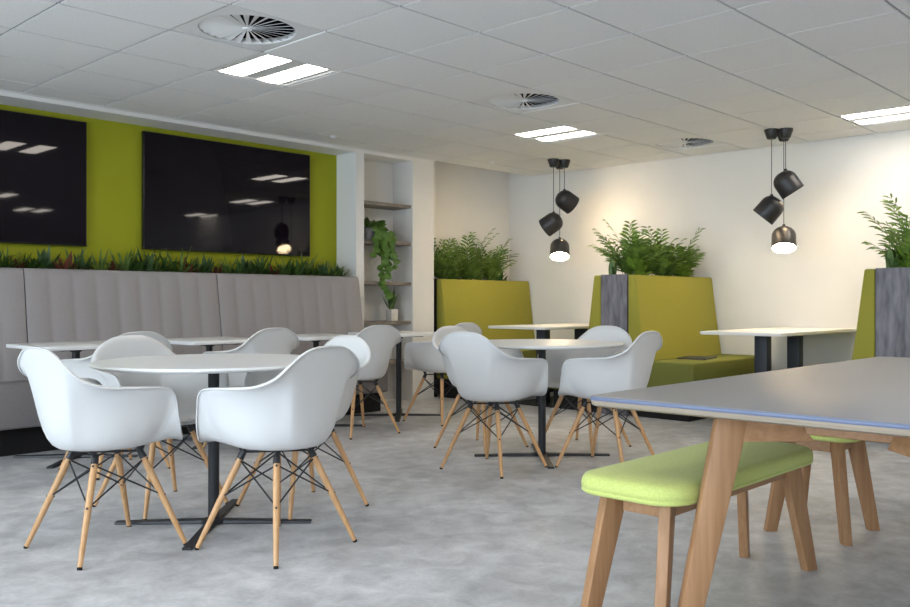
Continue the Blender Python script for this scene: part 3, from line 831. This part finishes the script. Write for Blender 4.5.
for k, (x, lab) in enumerate(((2.503, 'leftmost small square white table along the grey bench'), (3.49, 'second small square white table from the left along the grey bench'),
                              (4.475, 'third small square white table from the left along the grey bench'), (5.40, 'rightmost small square white table, next to the shelf alcove'))):
    t = thing('square_cafe_table', lab, 'table', (x, 5.82, 0), 0, 'square white tables along the bench')
    bm = B(); slab(bm, rrect(-.33, -.33, .33, .33, .035), .724, .748, .003, .006); obj('tabletop', bm, 'white_laminate', t); cross_base(t, .40, .726, .024)

# ------------------------------------------------------------------ big grey table
bt = thing('meeting_table', 'large grey-topped timber table filling the right foreground', 'table', (2.225, .28, 0))
TW, TD = 2.62, 1.28
bm = B(); slab(bm, rrect(.003, .003, TW - .003, TD - .003, .03), .7405, .7425, .001, .0003); obj('tabletop', bm, 'grey_laminate', bt)
bm = B(); slab(bm, rrect(0, 0, TW, TD, .032), .729, .7404, .003, .0005); obj('edge_band', bm, 'blue_edge', bt)
bm = B(); slab(bm, rrect(0, 0, TW, TD, .032), .709, .7288, .0005, .0185); obj('plywood_edge', bm, 'ply', bt)
def splay_leg(bm, top, foot, zt, wt, wb, th, bev=.003, rot=0.):
    """board leg lying in the vertical plane through top and foot; wt/wb widths along splay, th thickness"""
    tp_, ft = Vector((*top, 0)), Vector((*foot, 0)); u = (ft - tp_).normalized()
    u = Matrix.Rotation(rot, 3, 'Z') @ u; v = Vector((-u.y, u.x, 0))
    def q(c, w, z): return [c + u * (w / 2) * a + v * (th / 2) * b + Vector((0, 0, z)) for a, b in ((-1, -1), (1, -1), (1, 1), (-1, 1))]
    hexa(bm, q(ft, wb, 0), q(tp_, wt, zt), bev, 2)
for sx in (0, 1):
    for sy in (0, 1):
        tx, ty = (.228, .917) if (sx, sy) == (0, 1) else ((.220, .355) if sx == 0 else (TW - .205, .925 if sy else .355))
        dx, dy = (-1 if sx == 0 else 1), (1 if sy else -1)
        bm = B(); splay_leg(bm, (tx, ty), (tx + dx * .105, ty + dy * .11), .7105, .098, .066, .045, .009)
        lg = obj('leg', bm, 'oak', bt)
        bm = B(); cxx, cyy = tx + dx * .105, ty + dy * .11
        lathe(bm, [(0, 0), (.014, 0), (.014, .004), (0, .004)], 16, Matrix.Translation((cxx, cyy, -.0005))); obj('foot_glide', bm, 'rubber', lg)
        # diagonal bracket to the centre rail
        bm = B(); u = Vector((-dx * .7, -dy * .7, 0)).normalized(); v = Vector((-u.y, u.x, 0)); s = Vector((tx, ty, 0))
        lo = [s + u * .02 - v * .022, s + u * .235 - v * .022, s + u * .235 + v * .022, s + u * .02 + v * .022]
        up = [s + u * .02 - v * .022, s + u * .155 - v * .022, s + u * .155 + v * .022, s + u * .02 + v * .022]
        hexa(bm, [p + Vector((0, 0, .618)) for p in lo], [p + Vector((0, 0, .7095)) for p in up], .002, 1); obj('leg_bracket', bm, 'oak_flat', bt)
bm = B()
box(bm, (.36, .50, .638), (TW - .36, .80, .7095), .003, 1); box(bm, (.37, .38, .668), (.42, .50, .7095), .002, 1); box(bm, (TW - .42, .38, .668), (TW - .37, .50, .7095), .002, 1)
obj('centre_rail', bm, 'oak_flat', bt)

def upholstered(name, label, cat, cx, cy, hx, hy, r, tops, feet, zc_, hc, wt, wb, th, group):
    t = thing(name, label, cat, (cx, cy, 0), 0, group)
    bm = B(); poly = rrect(-hx, -hy, hx, hy, r, 10)
    shift = -.022 if cat == 'bench' else 0.
    rows = []
    def ring(s, z): return [bm.verts.new((x - math.copysign(min(s, abs(x)), x) * min(1, abs(x) / hx * 1.0), y - math.copysign(min(s, abs(y)), y) * min(1, abs(y) / hy * 1.0), z)) for x, y in poly]
    for s, z in ((.02, zc_), (.006, zc_ + .003), (.0, zc_ + .010), (.0015, zc_ + .016), (.0045, zc_ + .0175), (.0005, zc_ + .020), (.0, zc_ + .034), (.003, zc_ + .046), (.010, zc_ + .057), (.024, zc_ + hc - .004), (.045, zc_ + hc), (.09, zc_ + hc + .003)):
        rows.append(ring(s, z))
    bm.faces.new(rows[0][::-1]); bm.faces.new(rows[-1])
    for a, b in zip(rows, rows[1:]):
        for i in range(len(poly)): bm.faces.new((a[i], a[(i + 1) % len(poly)], b[(i + 1) % len(poly)], b[i]))
    bmesh.ops.translate(bm, verts=bm.verts, vec=(shift, 0, 0))
    obj('seat_cushion', bm, 'lime_fabric', t, True, autos=False)
    for sx in (-1, 1):
        for sy in (-1, 1):
            bm = B(); splay_leg(bm, (sx * tops[0], sy * tops[1]), (sx * feet[0], sy * feet[1]), zc_ - .001, wt, wb, th, .003)
            lg = obj('leg', bm, 'oak', t)
            bm = B(); lathe(bm, [(0, -.0005), (.013, -.0005), (.013, .004), (0, .004)], 16, Matrix.Translation((sx * feet[0], sy * feet[1], 0))); obj('foot_glide', bm, 'rubber', lg)
    a, b = tops[0] - .015, tops[1] - .015
    for s in (-1, 1):
        bm = B(); box(bm, (-a, s * b - .013, zc_ - .058), (a, s * b + .013, zc_ - .001), .002, 1); obj('long_rail' if a > b * 1.5 else 'rail', bm, 'oak_flat', t)
        bm = B(); box(bm, (s * a - .013, -b + .014, zc_ - .058), (s * a + .013, b - .014, zc_ - .001), .002, 1); obj('end_rail', bm, 'oak_flat', t)
    return t
upholstered('upholstered_bench', 'lime green upholstered bench on splayed oak legs under the grey table edge', 'bench', 2.84, 1.475, .54, .19, .10, (.445, .095), (.55, .13), .424, .066, .085, .055, .035, None)
upholstered('upholstered_stool', 'lime green cushioned oak stool behind the bench, mostly hidden under the grey table', 'stool', 4.01, 1.535, .20, .20, .07, (.105, .105), (.165, .165), .430, .066, .075, .05, .035, None)

# ------------------------------------------------------------------ daylight, camera, view
w = bpy.data.worlds.new('sky'); sc.world = w; w.use_nodes = True
bg = w.node_tree.nodes['Background']; bg.inputs['Color'].default_value = (.77, .86, 1., 1); bg.inputs['Strength'].default_value = 8.
for k, (a, b) in enumerate(wins):
    li = bpy.data.lights.new('window_portal', 'AREA'); li.shape = 'RECTANGLE'; li.size = 1.8; li.size_y = b - a; li.cycles.is_portal = True
    o = bpy.data.objects.new('window_portal', li); COL.objects.link(o); o.location = (XL - .16, (a + b) / 2, 1.45); o.rotation_euler = (0, R(-90), 0)
cam = bpy.data.cameras.new('camera'); cam.sensor_fit = 'HORIZONTAL'; cam.sensor_width = 36; cam.lens = 883 / 910 * 36
cam.shift_y = -(303.5 - 301) / 910; cam.clip_start = .05
co = bpy.data.objects.new('camera', cam); COL.objects.link(co); co.location = (0, 0, 1.03); co.rotation_euler = (R(90), 0, R(43.5 - 90))
sc.camera = co
vs = sc.view_settings; vs.view_transform = 'Standard'; vs.look = 'None'; vs.gamma = 1; vs.use_curve_mapping = False; vs.exposure = .56
